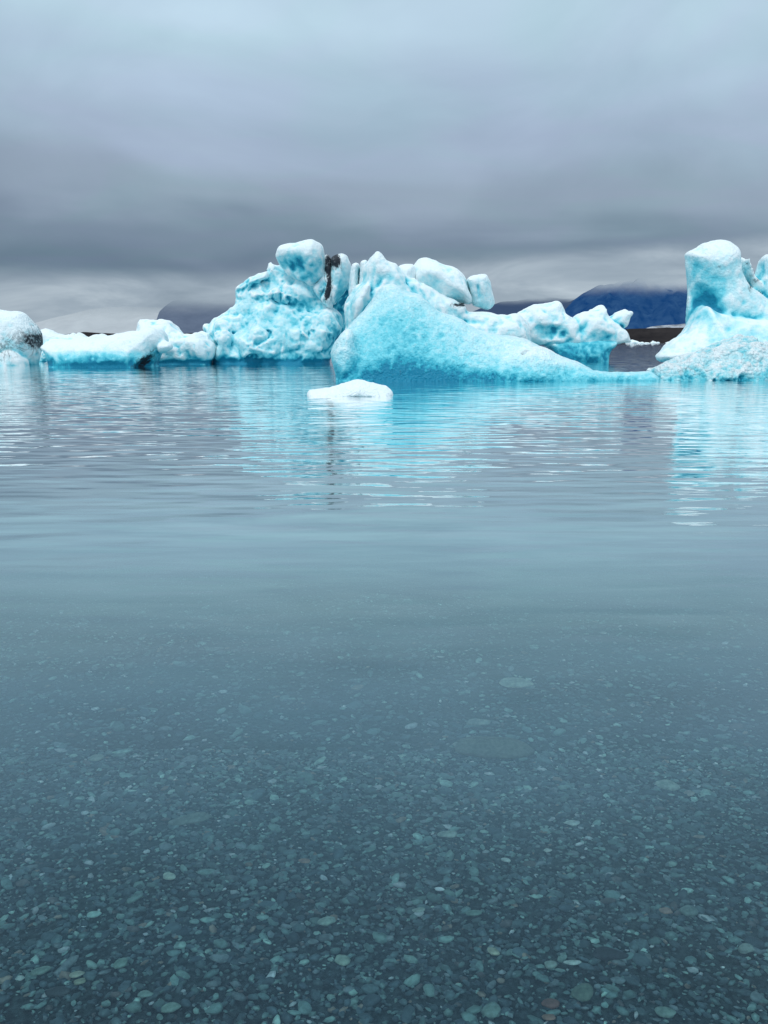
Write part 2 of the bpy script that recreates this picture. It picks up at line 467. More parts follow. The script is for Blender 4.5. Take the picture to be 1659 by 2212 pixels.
fin2 = build_ice('ice_fin', [
    dict(Y=Y0 + 2.5, T=1.0, r=.4, side=.3, poly=[(714,562),(724,552),(737,548),(750,551),(760,573),(757,601),(748,625),(735,640),(722,662),(712,650),(714,600)])], 0.065, M_soft, 23,
    relief=(0.06, 0.08, 0.03), size=(0.9, 0.4, 0.2), base_blue=0.3, low=0, dirt_shade=[(724,560,13,22,1.2,20),(716,600,5,36,.6,0)], paint=[(735,625,14,20,.3)], parent=pl)
for o_, l_ in ((blk, 'rounded overhanging block on the crown of the iceberg'), (fin1, 'thin fin blackened by volcanic ash'), (fin2, 'pale upright fin with a dark ash edge')):
    o_['label'] = l_

# ---- berg behind the blue face: peak, dome and block
Y1 = gY(795) - 1.0
E_body = [
    dict(Y=Y1 + 1.0, T=1.5, r=.7, lean=.1, poly=[(786,612),(789,575),(801,551),(813,537),(824,542),(833,556),(858,572),(872,590),(890,620),(920,650),(950,690),(960,810),(745,810),(744,662),(750,648),(763,623)]),
    dict(Y=Y1 + 1.6, T=1.0, r=.4, poly=[(866,605),(888,600),(922,612),(955,640),(985,652),(1012,660),(1010,720),(960,740),(880,720)]),
    dict(Y=Y1 + 1.6, T=1.3, r=.6, lean=.1, poly=[(945,684),(962,674),(977,663),(1013,668),(1057,670),(1089,677),(1120,679),(1142,700),(1150,730),(1150,810),(945,810)]),
    dict(Y=Y1 + 0.5, T=0.9, r=.5, poly=[(760,640),(790,606),(810,612),(800,650),(775,700),(757,690)]),
    dict(Y=Y1 + 1.0, T=.6, r=.5, k=.1, poly=[(985,700),(1020,690),(1070,698),(1120,694),(1140,720),(1130,760),(990,750)]),
]
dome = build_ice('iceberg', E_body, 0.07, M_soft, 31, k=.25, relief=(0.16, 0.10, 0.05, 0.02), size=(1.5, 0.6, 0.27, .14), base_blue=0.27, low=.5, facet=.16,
    paint=[(760,640,20,40,.25),(900,600,14,18,.2),(840,600,16,14,.15)], dirt_shade=[(995,658,20,5,1.0,0)], cavity=1.0, top=.3)  # gap under the dome: black debris and undercut shadow, both painted dark
tag(dome, 'white iceberg with sharp peak, smooth dome and tilted block, rising behind the turquoise wedge', 'iceberg')
pe = {'o': dome, 'org': ORG[dome.name]}
dm = build_ice('ice_dome', [dict(Y=Y1 + 2.0, T=1.6, r=.75, bulge=.4, side=-.25, lean=.15, poly=[(890,603),(892,585),(897,569),(909,559),(925,555),(952,562),(981,576),(1002,598),(1014,622),(1021,653),(1008,656),(985,650),(962,653),(945,648),(925,632),(900,615)])],
    0.07, M_soft, 32, relief=(0.14, 0.07, 0.03), size=(1.3, 0.5, .22), base_blue=0.18, low=0, cavity=.9, top=.15, rnoise=.06, facet=.14, parent=pe, dirt_shade=[(995,657,16,4,1.2,0)])  # underside of the dome: debris with the undercut shadow painted in
bk = build_ice('ice_block', [dict(Y=Y1 + 2.3, T=.9, r=.35, side=.2, poly=[(1004,603),(1018,595),(1049,592),(1055,603),(1062,622),(1068,648),(1064,662),(1056,669),(1040,666),(1020,660),(1014,630)]),
    dict(Y=Y1 + 1.25, T=.35, sub=True, r=.1, k=.35, poly=[(1029,615),(1036,612),(1042,640),(1038,655),(1032,640)])],
    0.065, M_soft, 33, k=.1, relief=(0.08, 0.06, 0.03), size=(1.2, 0.5, .22), base_blue=0.2, low=0, cavity=.4, parent=pe)
fn = build_ice('ice_fin', [dict(Y=Y1 + 2.6, T=1.0, r=.3, poly=[(753,650),(756,590),(759,570),(771,566),(778,570),(776,610),(770,650)]),
    dict(Y=Y1 + 2.3, T=1.0, r=.25, poly=[(776,600),(777,567),(784,563),(794,562),(800,600),(790,640),(774,640)]),
    ], 0.06, M_soft, 34, k=.04, relief=(0.05, 0.06, 0.03), size=(1.0, 0.4, .2), base_blue=0.2, low=0, parent=pe)
bm_ = build_ice('ice_knob', [dict(Y=Y1 + 2.4, T=.9, r=.4, poly=[(856,600),(860,575),(876,570),(896,570),(900,600),(890,625),(870,625)])],
    0.065, M_soft, 35, relief=(0.05, 0.04, 0.02), size=(1.0, 0.4, .2), base_blue=0.18, low=0, parent=pe)

# ---- front blue face
Yg = gY(824)
G = [
    dict(Y=Yg + 1.6, T=1.55, r=.5, lean=.55, bulge=.45, poly=[(742,716),(761,692),(783,666),(801,644),(819,619),(833,607),(855,608),(880,622),(912,628),(934,652),(956,672),(995,684),(1024,702),(1056,716),(1092,719),(1126,727),(1150,735),(1162,750),(1190,775),(1190,870),(728,870),(722,800),(713,766),(724,735)]),
    dict(Y=Yg + 1.3, T=1.2, r=.4, lean=.3, side=.12, poly=[(1060,790),(1100,756),(1145,745),(1180,749),(1213,769),(1256,785),(1282,799),(1300,830),(1300,870),(1040,870)]),
    dict(Y=Yg + 0.7, T=.55, r=.3, lean=.1, side=.05, k=.2, poly=[(1180,806),(1250,800),(1314,804),(1360,802),(1412,807),(1425,818),(1425,870),(1180,870)]),
    dict(Y=Yg + 1.0, T=.8, r=.4, lean=.2, k=.3, poly=[(728,725),(750,706),(770,720),(780,760),(770,800),(740,822),(724,800),(714,766)]),
]
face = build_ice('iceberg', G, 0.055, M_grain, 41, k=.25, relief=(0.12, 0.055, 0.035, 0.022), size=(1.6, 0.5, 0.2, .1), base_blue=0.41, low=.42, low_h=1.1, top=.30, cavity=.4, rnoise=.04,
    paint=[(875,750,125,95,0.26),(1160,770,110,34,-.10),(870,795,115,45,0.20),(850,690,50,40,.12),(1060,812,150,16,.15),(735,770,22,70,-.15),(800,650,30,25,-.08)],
    dirt_shade=[(1128,764,34,3,0.42,32),(860,805,14,5,.35,10)])
tag(face, 'turquoise ice wedge with a smooth granular face and a long thin tail reaching right', 'iceberg')

# ---- berg with undercut, right of centre
Yh = gY(781)
H = [
    dict(Y=Yh + 1.9, T=1.9, r=.5, lean=.1, poly=[(1105,700),(1118,679),(1132,672),(1155,656),(1184,656),(1202,648),(1210,652),(1221,671),(1238,686),(1249,700),(1254,738),(1243,750),(1200,752),(1160,745),(1120,740)]),
    dict(Y=Yh + 2.0, T=1.7, r=.45, lean=.1, poly=[(1238,688),(1260,672),(1285,667),(1305,661),(1314,665),(1313,682),(1330,700),(1352,712),(1358,730),(1360,742),(1330,745),(1240,752),(1230,720)]),
    dict(Y=Yh + 2.3, T=.8, r=.25, poly=[(1300,700),(1314,686),(1330,676),(1348,672),(1363,673),(1361,690),(1353,712),(1330,712)]),
    dict(Y=Yh + 1.2, T=.4, r=.3, k=.1, poly=[(1256,722),(1266,712),(1278,716),(1276,745),(1258,748)]),
    dict(Y=Yh - .2, T=.8, sub=True, r=.4, k=.6, poly=[(1150,712),(1160,700),(1200,698),(1232,704),(1238,722),(1225,734),(1180,738),(1155,730)]),
]
under = build_ice('iceberg', H, 0.085, M_soft, 51, k=.2, relief=(0.20, 0.10, 0.05), size=(1.5, 0.6, 0.28), base_blue=0.24, facet=.2, low=0, cavity=1.0, zmin=-3, top=.3,
    paint=[(1195,718,42,15,.25),(1190,745,60,5,.3),(1300,730,30,10,.15)])
tag(under, 'white iceberg with a small horn, overhanging a dark blue foot at the waterline', 'iceberg')
ph = {'o': under, 'org': ORG[under.name]}
ft = build_ice('ice_foot', [dict(Y=Yh + 1.6, T=1.5, r=.3, poly=[(1180,735),(1330,735),(1326,748),(1311,762),(1309,800),(1205,800),(1195,765)])],
    0.085, M_soft, 52, relief=(0.12, 0.08, 0.04), size=(1.5, 0.6, .28), base_blue=0.82, low=.05, top=.1, cavity=.6, parent=ph, paint=[(1220,772,20,20,.25)])
ft['label'] = 'deep blue waterline foot under the overhang'

# ---- right berg
Yr = gY(822)
I_ = [
    dict(Y=Yr + 5.0, T=1.5, r=1.0, bulge=.55, poly=[(1478,560),(1477,547),(1486,540),(1500,534),(1515,522),(1540,516),(1566,517),(1587,527),(1598,542),(1601,575),(1612,610),(1650,640),(1700,640),(1800,650),(1830,860),(1484,860),(1481,709),(1483,660),(1485,601)]),
    dict(Y=Yr + 5.6, T=1.0, r=.35, k=.12, poly=[(1598,575),(1600,556),(1609,555),(1613,570),(1621,594),(1632,604),(1650,620),(1700,640),(1620,650)]),
    dict(Y=Yr + 5.2, T=1.0, r=.35, k=.12, poly=[(1632,606),(1641,590),(1644,556),(1656,549),(1680,548),(1740,570),(1760,660),(1640,660)]),
    dict(Y=Yr + 3.5, T=1.3, sub=True, r=.9, k=.5, poly=[(1494,602),(1515,598),(1545,612),(1560,650),(1550,690),(1505,730),(1492,680)]),
    dict(Y=Yr + 3.2, T=1.5, r=.6, lean=.35, poly=[(1424,771),(1450,750),(1483,724),(1506,703),(1524,672),(1540,656),(1556,669),(1584,679),(1659,689),(1800,700),(1830,860),(1470,860),(1466,790),(1440,780)]),
]
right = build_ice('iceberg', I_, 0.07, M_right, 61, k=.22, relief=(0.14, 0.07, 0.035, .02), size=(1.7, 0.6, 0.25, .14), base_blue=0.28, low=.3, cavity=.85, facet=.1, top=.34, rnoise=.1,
    paint=[(1538,642,22,32,.55),(1515,680,22,40,.35),(1500,590,20,40,.12),(1560,740,60,16,.22),(1590,715,50,10,.1)], dirt_shade=[(1628,612,6,22,.7,-35),(1642,608,22,4,.6,30),(1548,575,3,10,.35,-20),(1500,640,2,30,.3,20)])
tag(right, 'tall pale iceberg with a bulging mushroom head over a shaded teal hollow', 'iceberg')
I3 = [
    dict(Y=Yr + 1.2, T=1.15, r=.4, lean=.5, poly=[(1409,800),(1436,782),(1468,777),(1486,763),(1522,751),(1544,745),(1573,733),(1602,727),(1638,731),(1659,737),(1720,745),(1800,750),(1830,870),(1409,870)]),
    dict(Y=Yr + .8, T=.7, r=.3, lean=.3, k=.15, poly=[(1500,800),(1540,772),(1580,765),(1600,800),(1590,840),(1500,840)]),
]
rub = build_ice('iceberg', I3, 0.055, M_rubble, 62, k=.15, relief=(0.26, 0.12, 0.07, .035), size=(1.3, 0.5, 0.22, .11), base_blue=0.28, low=.35, low_h=.5, cavity=.6, facet=.2, top=.25, rnoise=.12,
    dirt_shade=[(1470,800,40,4,.3,10)])
tag(rub, 'rough slab of crumbly white and blue rubble ice lying before the mushroom headed iceberg', 'iceberg')

# ---- left bergs
Yb = gY(794)
B = [
    dict(Y=Yb + 2.0, T=1.9, r=.6, lean=.2, poly=[(92,750),(100,742),(120,737),(170,735),(216,733),(259,720),(306,713),(324,704),(340,710),(350,722),(356,738),(346,756),(338,775),(340,830),(112,830),(109,768),(98,758)]),
    dict(Y=Yb + 1.6, T=.6, r=.3, k=.15, poly=[(340,742),(355,737),(371,745),(373,752),(360,760),(344,764)]),
    dict(Y=Yb + .5, T=1.0, sub=True, r=.3, k=.1, poly=[(288,800),(300,782),(314,766),(340,758),(352,762),(346,800)]),
]
low_b = build_ice('iceberg', B, 0.075, M_soft, 71, k=.18, relief=(0.10, 0.07, 0.04), size=(1.4, 0.5, 0.22), base_blue=0.12, low=.75, low_h=.95, low_pow=.5, cavity=.5, top=.3, rnoise=.08, undercut=0.1,
    paint=[(210,775,100,14,.28)], dirt_shade=[(314,780,32,9,.9,45)])  # end notch: shade of the cavity painted dark into the ice colour
tag(low_b, 'long low iceberg with a white top, bright turquoise side and dark notch at its end', 'iceberg')
C_l = [
    dict(Y=gY(788) + 1.6, T=1.5, r=.6, lean=.2, poly=[(286,722),(306,698),(317,694),(335,699),(355,691),(382,706),(407,716),(425,708),(446,719),(456,735),(464,752),(462,770),(462,830),(330,830),(330,770),(290,750)]),
    dict(Y=gY(788) + 1.0, T=.9, r=.4, k=.12, poly=[(350,750),(380,728),(420,725),(450,745),(452,775),(400,780),(360,770)]),
]
lump_b = build_ice('iceberg', C_l, 0.075, M_soft, 72, k=.15, relief=(0.26, 0.15, 0.07, .03), size=(1.2, 0.5, 0.24, .13), base_blue=0.2, low=.9, low_h=.65, undercut=.3, cavity=1.0, facet=.2)
tag(lump_b, 'small knobbly white iceberg with melt arches at its waterline, beside the tall lumpy one', 'iceberg')
Yb2 = gY(779)
B2 = [
    dict(Y=Yb2 + 2, T=1.6, r=.4, lean=.1, poly=[(77,714),(97,711),(122,718),(158,721),(162,714),(175,721),(194,729),(212,719),(230,727),(274,717),(300,712),(330,720),(330,800),(95,800),(77,760)]),
    dict(Y=Yb2 + .8, T=.7, r=.3, poly=[(84,748),(120,730),(180,735),(200,760),(140,775),(90,765)]),
]
flat_b = build_ice('iceberg', B2, 0.09, M_soft, 73, k=.12, relief=(0.15, 0.12, 0.05), size=(1.4, 0.6, 0.28), base_blue=0.1, low=.8, low_h=.6, cavity=.9, zmin=-.6)
tag(flat_b, 'flat white iceberg with small pointed tips, half hidden behind the long low one', 'iceberg')
Ya = gY(790)
A_ = [
    dict(Y=Ya + 2.0, T=1.9, r=.9, lean=.1, poly=[(-110,700),(-60,678),(0,668),(27,668),(50,678),(72,702),(81,722),(83,745),(80,768),(75,790),(72,830),(-110,830)]),
    dict(Y=Ya + .8, T=.8, r=.3, k=.08, poly=[(-60,770),(0,762),(24,752),(40,760),(56,776),(62,792),(60,830),(-60,830)]),
]
left_b = build_ice('iceberg', A_, 0.075, M_soft, 74, k=.15, relief=(0.12, 0.09, 0.04), size=(1.6, 0.6, 0.25), base_blue=0.16, low=.35, low_h=.5, cavity=1.0,
    dirt_shade=[(20,752,66,22,.60,25),(62,728,16,56,.40,12),(70,760,12,40,.2,-5)])
tag(left_b, 'rounded white iceberg veined with black ash cracks, cut by the left frame edge', 'iceberg')

# ---- small floe before the blue face
Yj = gY(857)
J_ = [dict(Y=Yj + .75, T=.7, r=.28, lean=0, bulge=.7, poly=[(664,844),(690,839),(718,836),(740,826),(760,821),(778,819),(804,824),(822,832),(840,838),(851,848),(852,880),(664,880)])]
floe = build_ice('ice_floe', J_, 0.028, M_snow, 81, k=.1, relief=(0.05, 0.025, 0.016, .010), size=(0.5, 0.18, 0.09, .05), base_blue=0.02, low=.12, low_h=.15, cavity=.5, top=.1, zmin=-.25, rnoise=.05)
tag(floe, 'small snow white floe floating alone in front of the blue ice face', 'ice floe')

# ---- small pieces between the left bergs and by the far shore
def chunk(px, py, w_, h_, label, seed, group, dist=None, blue=.1):
    Y = dist or gY(py)
    hw, hh = w_ / 2, h_
    rs = np.random.default_rng(seed)
    m = 9
    P = [(px - hw + w_ * i / (m - 1), py - hh * (math.sin(math.pi * (i + .6) / (m + .2)) ** .7) * (0.6 + .5 * rs.random())) for i in range(m)]
    z = at(px, py, Y)[2]
    P += [(px + hw, py + h_ * .5), (px - hw, py + h_ * .5)]
    d = dict(Y=Y, T=hw / FPX * Y * .8, r=hh / FPX * Y * .4, poly=P)
    vx = max(0.03, w_ / FPX * Y / 26)
    s = w_ / FPX * Y
    o = build_ice('ice_chunk', [d], vx, M_soft, seed, relief=(s * .05, s * .03), size=(s * .35, s * .15), base_blue=blue, low=.4, low_h=s * .15, zmin=-s)
    tag(o, label, 'ice chunk', group)
chunk(93, 781, 22, 30, 'blue growler wedged between the veined iceberg and the long low one', 91, 'small ice by the left icebergs', blue=.6)
chunk(106, 786, 18, 8, 'small white ice lump floating before the blue growler', 92, 'small ice by the left icebergs')
far = [(1366,741,22,13,'largest white chunk under the horned iceberg\'s tip'),(1385,742,12,7,'low chunk just right of the largest far chunk'),(1398,742,9,5,'tiny pale chunk third along the far shore line'),
       (1411,741,10,9,'pointed pale chunk in front of the brown shore'),(1420,741,8,6,'small chunk right of the pointed pale one'),(1432,739,11,10,'round white chunk standing highest against the brown shore'),
       (1444,741,10,5,'low flat chunk right of the round white one'),(1458,742,14,4,'thin sliver of ice nearest the mushroom berg'),(1450,748,9,2.2,'lone floating sliver in the grey channel')]
for i, (px, py, w_, h_, lb) in enumerate(far):
    w_, h_ = w_ * 1.25, h_ * .55
    chunk(px, py, w_, h_, lb, 100 + i, 'small ice along the far shore', dist=None)

# ------------------------------------------------------------------ water
BED0, BEDS = 0.07, 0.115           # depth of the lake bed at y=1 and its slope
def body_colour(b, P):
    sp = b.n('ShaderNodeSeparateXYZ'); b.l(P, sp.inputs[0])
    shade = b.ramp(b.noise(b.scale(P, (0.45, 2.6, 0)), 1.0, 5, 0.62, 0.5), [(0.35, (0, 0, 0)), (0.62, (1, 1, 1))])
    c = b.mix(shade, (0.145, 0.265, 0.300), (0.225, 0.375, 0.400))
    nearf = b.n('ShaderNodeMapRange', interpolation_type='SMOOTHSTEP'); b.l(sp.outputs[1], nearf.inputs[0])
    nearf.inputs[1].default_value = 2.8; nearf.inputs[2].default_value = 6.5
    edge = b.n('ShaderNodeMapRange', interpolation_type='SMOOTHSTEP'); b.l(sp.outputs[1], edge.inputs[0])
    edge.inputs[1].default_value = 1.2; edge.inputs[2].default_value = 3.2
    return b.mix(nearf.outputs[0], b.mix(edge.outputs[0], (0.015, 0.064, 0.108), (0.120, 0.232, 0.312)), c)
def add_murk(b, shader):
    '''rock flour in the water: whatever lies below the surface fades with the length of water looked through'''
    geo = b.n('ShaderNodeNewGeometry'); P = geo.outputs['Position']
    sp = b.n('ShaderNodeSeparateXYZ'); b.l(P, sp.inputs[0])
    si = b.n('ShaderNodeSeparateXYZ'); b.l(geo.outputs['Incoming'], si.inputs[0])
    path = b.math('DIVIDE', b.math('MAXIMUM', b.math('MULTIPLY', sp.outputs[2], -1.0), 0.0), b.math('MAXIMUM', b.math('ABSOLUTE', si.outputs[2]), 0.06))
    cl = b.noise(b.scale(P, (0.6, 1.1, 0)), 1.0, 4, 0.55)
    kk = b.math('ADD', 0.6, b.math('MULTIPLY', cl, 3.2))
    op = b.math('SUBTRACT', 1.0, b.math('EXPONENT', b.math('MULTIPLY', b.math('MULTIPLY', path, kk), -1.0)))
    df = b.n('ShaderNodeEmission')      # daylight scattered back by the water column itself
    b.l(b.mix(1.0, body_colour(b, P), (1.1, 0.95, 0.95), 'MULTIPLY'), df.inputs[0])
    mx = b.n('ShaderNodeMixShader'); b.l(op, mx.inputs[0]); b.l(shader, mx.inputs[1]); b.l(df.outputs[0], mx.inputs[2])
    return mx.outputs[0]
def water():
    ys = np.concatenate([np.linspace(-3, 1, 8)[:-1], 1 * (45000 / 1) ** np.linspace(0, 1, 240)])
    t = np.linspace(-1, 1, 161)
    V = np.zeros((len(ys), len(t), 3))
    for i, y in enumerate(ys):
        wd = 4 + abs(y) * 1.3
        V[i, :, 0] = t * wd; V[i, :, 1] = y
    V = V.reshape(-1, 3)
    nx = len(t)
    a = (np.arange(len(ys) - 1)[:, None] * nx + np.arange(nx - 1)).ravel()
    Fq = np.stack([a, a + 1, a + nx + 1, a + nx], 1)
    me = make_mesh('water', V, Fq)
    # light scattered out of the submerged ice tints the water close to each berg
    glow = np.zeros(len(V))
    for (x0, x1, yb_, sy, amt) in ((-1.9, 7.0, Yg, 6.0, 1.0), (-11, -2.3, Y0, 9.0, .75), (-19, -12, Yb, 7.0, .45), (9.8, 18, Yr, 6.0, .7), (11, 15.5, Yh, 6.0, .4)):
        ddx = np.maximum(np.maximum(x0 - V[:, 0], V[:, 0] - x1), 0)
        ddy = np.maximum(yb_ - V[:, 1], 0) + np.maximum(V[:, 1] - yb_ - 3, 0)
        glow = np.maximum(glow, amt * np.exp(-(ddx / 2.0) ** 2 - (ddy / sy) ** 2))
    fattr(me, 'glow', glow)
    m, nt = new_mat('glacial_water'); b = NB(nt)
    geo = b.n('ShaderNodeNewGeometry'); P = geo.outputs['Position']
    sp = b.n('ShaderNodeSeparateXYZ'); b.l(P, sp.inputs[0])
    si = b.n('ShaderNodeSeparateXYZ'); b.l(geo.outputs['Incoming'], si.inputs[0])
    Yp = sp.outputs[1]
    # ripples: long crests lying across the view, calmer close to the shore
    calm = b.n('ShaderNodeMapRange', interpolation_type='SMOOTHSTEP'); b.l(Yp, calm.inputs[0])
    calm.inputs[1].default_value = 2.5; calm.inputs[2].default_value = 9.5
    calm.inputs[3].default_value = 0.2; calm.inputs[4].default_value = 1.0
    warp = b.vmath('ADD', P, b.scale(b.n('ShaderNodeTexNoise', i_Scale=0.6).outputs[1], (0.5, 0.25, 0)))
    h1 = b.noise(b.scale(warp, (1.0, 3.0, 1)), 1.0, 1, 0.45)
    h2 = b.noise(b.scale(warp, (2.4, 8.5, 1)), 1.0, 1, 0.5)
    h3 = b.noise(b.scale(P, (0.16, 0.55, 1)), 1.0, 1, 0.5)
    patch = b.math('ADD', 0.55, b.noise(b.scale(P, (0.10, 0.35, 1)), 1.0, 2, 0.5))
    h = b.math('ADD', b.math('MULTIPLY', h1, 0.0235), b.math('MULTIPLY', h2, 0.0028))
    h = b.math('MULTIPLY', b.math('MULTIPLY', h, patch), calm.outputs[0])
    h = b.math('ADD', h, b.math('MULTIPLY', h3, 0.03))
    bp = b.n('ShaderNodeBump', i_Strength=1.0, i_Distance=1.0); b.l(h, bp.inputs['Height'])
    fr = b.n('ShaderNodeFresnel', i_IOR=1.29); b.l(bp.outputs[0], fr.inputs['Normal'])
    gl = b.n('ShaderNodeBsdfGlossy', i_Roughness=0.03); b.l(bp.outputs[0], gl.inputs['Normal'])
    gl.inputs['Color'].default_value = (1, 1, 1, 1)
    # suspended rock flour: opacity grows with the length of water looked through
    opn = b.n('ShaderNodeMapRange', interpolation_type='SMOOTHSTEP'); b.l(Yp, opn.inputs[0])
    opn.inputs[1].default_value = 3.9; opn.inputs[2].default_value = 6.2
    op = opn.outputs[0]
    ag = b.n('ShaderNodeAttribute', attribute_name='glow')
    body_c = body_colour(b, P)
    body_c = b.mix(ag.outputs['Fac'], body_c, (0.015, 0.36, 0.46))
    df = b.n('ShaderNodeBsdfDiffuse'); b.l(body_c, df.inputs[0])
    tr = b.n('ShaderNodeBsdfRefraction', i_Roughness=0.0, i_IOR=1.33); tr.inputs[0].default_value = (0.72, 0.96, 1.0, 1); b.l(bp.outputs[0], tr.inputs['Normal'])
    m1 = b.n('ShaderNodeMixShader'); b.l(op, m1.inputs[0]); b.l(tr.outputs[0], m1.inputs[1]); b.l(df.outputs[0], m1.inputs[2])
    m2 = b.n('ShaderNodeMixShader'); F0 = fr.outputs[0]; b.l(b.math('ADD', F0, b.math('MULTIPLY', b.math('MULTIPLY', b.math('MULTIPLY', F0, F0), 4.2), b.math('SUBTRACT', 1.0, F0)), clamp=True), m2.inputs[0]); b.l(m1.outputs[0], m2.inputs[1]); b.l(gl.outputs[0], m2.inputs[2])
    o = b.n('ShaderNodeOutputMaterial'); b.l(m2.outputs[0], o.inputs[0])
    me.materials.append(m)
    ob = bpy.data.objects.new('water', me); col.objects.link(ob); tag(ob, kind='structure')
water()

# ------------------------------------------------------------------ lake bed and gravel
def bed_z(x, y):
    return -(BED0 + max(0, y - 1) * BEDS)
def lake_bed():
    ys = np.concatenate([np.linspace(-3, 12, 40), np.geomspace(13, 45000, 30)])
    V = []
    for y in ys:
        z = 0.02 * (1 - y) - BED0 if y < 1 else max(-6, -(BED0 + (y - 1) * BEDS)) - 0.008
        for t in np.linspace(-1, 1, 21): V.append((t * (4 + abs(y) * 1.35), y, z))
    V = np.array(V); nx = 21
    a = (np.arange(len(ys) - 1)[:, None] * nx + np.arange(nx - 1)).ravel()
    me = make_mesh('lake_bed', V, np.stack([a, a + 1, a + nx + 1, a + nx], 1))
    m, nt = new_mat('silt'); b = NB(nt)
    tc = b.n('ShaderNodeTexCoord')
    c = b.mix(b.ramp(b.noise(tc.outputs['Object'], 45, 5, .7), [(.38, (0, 0, 0)), (.62, (1, 1, 1))]), (0.008, 0.013, 0.017), (0.06, 0.085, 0.09))
    bs = b.n('ShaderNodeBsdfDiffuse'); b.l(c, bs.inputs[0])
    o = b.n('ShaderNodeOutputMaterial'); b.l(add_murk(b, bs.outputs[0]), o.inputs[0])
    me.materials.append(m)
    ob = bpy.data.objects.new('lake_bed', me); col.objects.link(ob); tag(ob, kind='structure')
lake_bed()

def ico(sub):
    import bmesh
    bm = bmesh.new(); bmesh.ops.create_icosphere(bm, subdivisions=sub, radius=1)
    v = np.array([q.co[:] for q in bm.verts]); f = np.array([[q.index for q in p.verts] for p in bm.faces]); bm.free()
    return v, f
def pebble_shape(sub, seed):
    v, f = ico(sub)
    rs = np.random.default_rng(seed); o = rs.random(3) * 90
    r = np.array([1 + 0.34 * mnoise.noise(Vector(p * 0.9 + o)) + 0.10 * mnoise.noise(Vector(p * 2.3 + o)) for p in v])
    v = v * r[:, None]
    for q in range(rs.integers(2, 5)):        # worn flat facets
        d = rs.standard_normal(3); d /= np.linalg.norm(d)
        h = rs.uniform(.6, .85); s = v @ d; v = v - np.outer(np.maximum(s - h, 0) * .75, d)
    return v, f
def stone_material():
    m, nt = new_mat('wet_stone'); b = NB(nt)
    tc = b.n('ShaderNodeTexCoord'); P = tc.outputs['Object']
    at_ = b.n('ShaderNodeAttribute', attribute_name='tint')
    n = b.noise(P, 60, 4, .65); n2 = b.noise(P, 14, 3, .6)
    c = b.mix(1.0, at_.outputs['Color'], b.ramp(n, [(0.3, (.62, .62, .62)), (0.7, (1.25, 1.25, 1.25))]), 'MULTIPLY')
    c = b.mix(1.0, c, b.ramp(n2, [(0.3, (.75, .78, .8)), (0.7, (1.15, 1.12, 1.1))]), 'MULTIPLY')
    bs = b.n('ShaderNodeBsdfPrincipled', i_Roughness=.7); b.l(c, bs.inputs['Base Color'])
    bp = b.n('ShaderNodeBump', i_Strength=.5, i_Distance=.003); b.l(n, bp.inputs['Height']); b.l(bp.outputs[0], bs.inputs['Normal'])
    o = b.n('ShaderNodeOutputMaterial'); b.l(add_murk(b, bs.outputs[0]), o.inputs[0])
    return m
M_stone = stone_material()
PAL = np.array([(.030,.045,.055),(.045,.065,.075),(.06,.085,.09),(.085,.125,.12),(.12,.17,.155),(.10,.115,.12),(.19,.25,.22),(.07,.06,.06),(.15,.11,.09),(.32,.38,.33),(.50,.53,.47)])
PAL = PAL * np.array([1.15, 1.2, 1.2])
PAL[:4] *= 1.7; PAL[4:] *= 1.85; PAL = np.minimum(PAL, .62)
PW = np.array([.17,.20,.20,.16,.09,.08,.03,.03,.02,.012,.006]); PW /= PW.sum()

def gravel():
    shapes = [pebble_shape(2, 500 + i) for i in range(10)]
    shapes1 = [pebble_shape(1, 600 + i) for i in range(14)]
    rs = np.random.default_rng(99)
    Vs, Fs, Cs = [], [], []; base = 0
    def add(n, y0, y1, s0, s1, sig, shp, lift):
        nonlocal base
        # density even over the bed
        y = np.sqrt(rs.uniform(y0 ** 2, y1 ** 2, n)); x = rs.uniform(-1, 1, n) * (0.75 + y * 0.62)
        s = np.clip(np.exp(rs.normal(math.log(s0), sig, n)), s0 * .4, s1)
        ci = rs.choice(len(PAL), n, p=PW)
        for k in range(n):
            v, f = shp[rs.integers(len(shp))]
            e = np.array([1.1, rs.uniform(.5, .85), rs.uniform(.28, .5)]) * s[k]
            a, t1, t2 = rs.normal(0, .6), rs.normal(0, .22), rs.normal(0, .22)
            ca, sa = math.cos(a), math.sin(a)
            w_ = v * e
            x_, y_, z_ = w_[:, 0], w_[:, 1], w_[:, 2]
            z_ = z_ + x_ * t1 + y_ * t2
            q = np.stack([x_ * ca - y_ * sa + x[k], x_ * sa + y_ * ca + y[k], z_ + bed_z(0, y[k]) + e[2] * rs.uniform(-.2, .6) + lift], 1)
            Vs.append(q); Fs.append(f + base); base += len(v)
            c = PAL[ci[k]] * rs.uniform(.75, 1.3)
            Cs.append(np.tile(c, (len(v), 1)))
    add(36000, 1.0, 2.9, .0072, .024, .45, shapes1, .003)
    add(30000, 2.5, 6.0, .011, .030, .42, shapes1, .003)
    add(2600, 1.0, 2.9, .014, .026, .30, shapes, .005)
    add(1500, 2.5, 6.0, .020, .040, .35, shapes, .006)
    V = np.concatenate(Vs); F_ = np.concatenate(Fs); Cc = np.concatenate(Cs)
    me = make_mesh('gravel', V, F_)
    a = me.attributes.new('tint', 'FLOAT_COLOR', 'POINT')
    a.data.foreach_set('color', np.concatenate([Cc, np.ones((len(Cc), 1))], 1).astype(np.float32).ravel())
    me.materials.append(M_stone)
    ob = bpy.data.objects.new('gravel', me); col.objects.link(ob)
    tag(ob, 'rounded dark grey and greenish gravel covering the shallow lake bed', 'gravel', kind='stuff')
gravel()

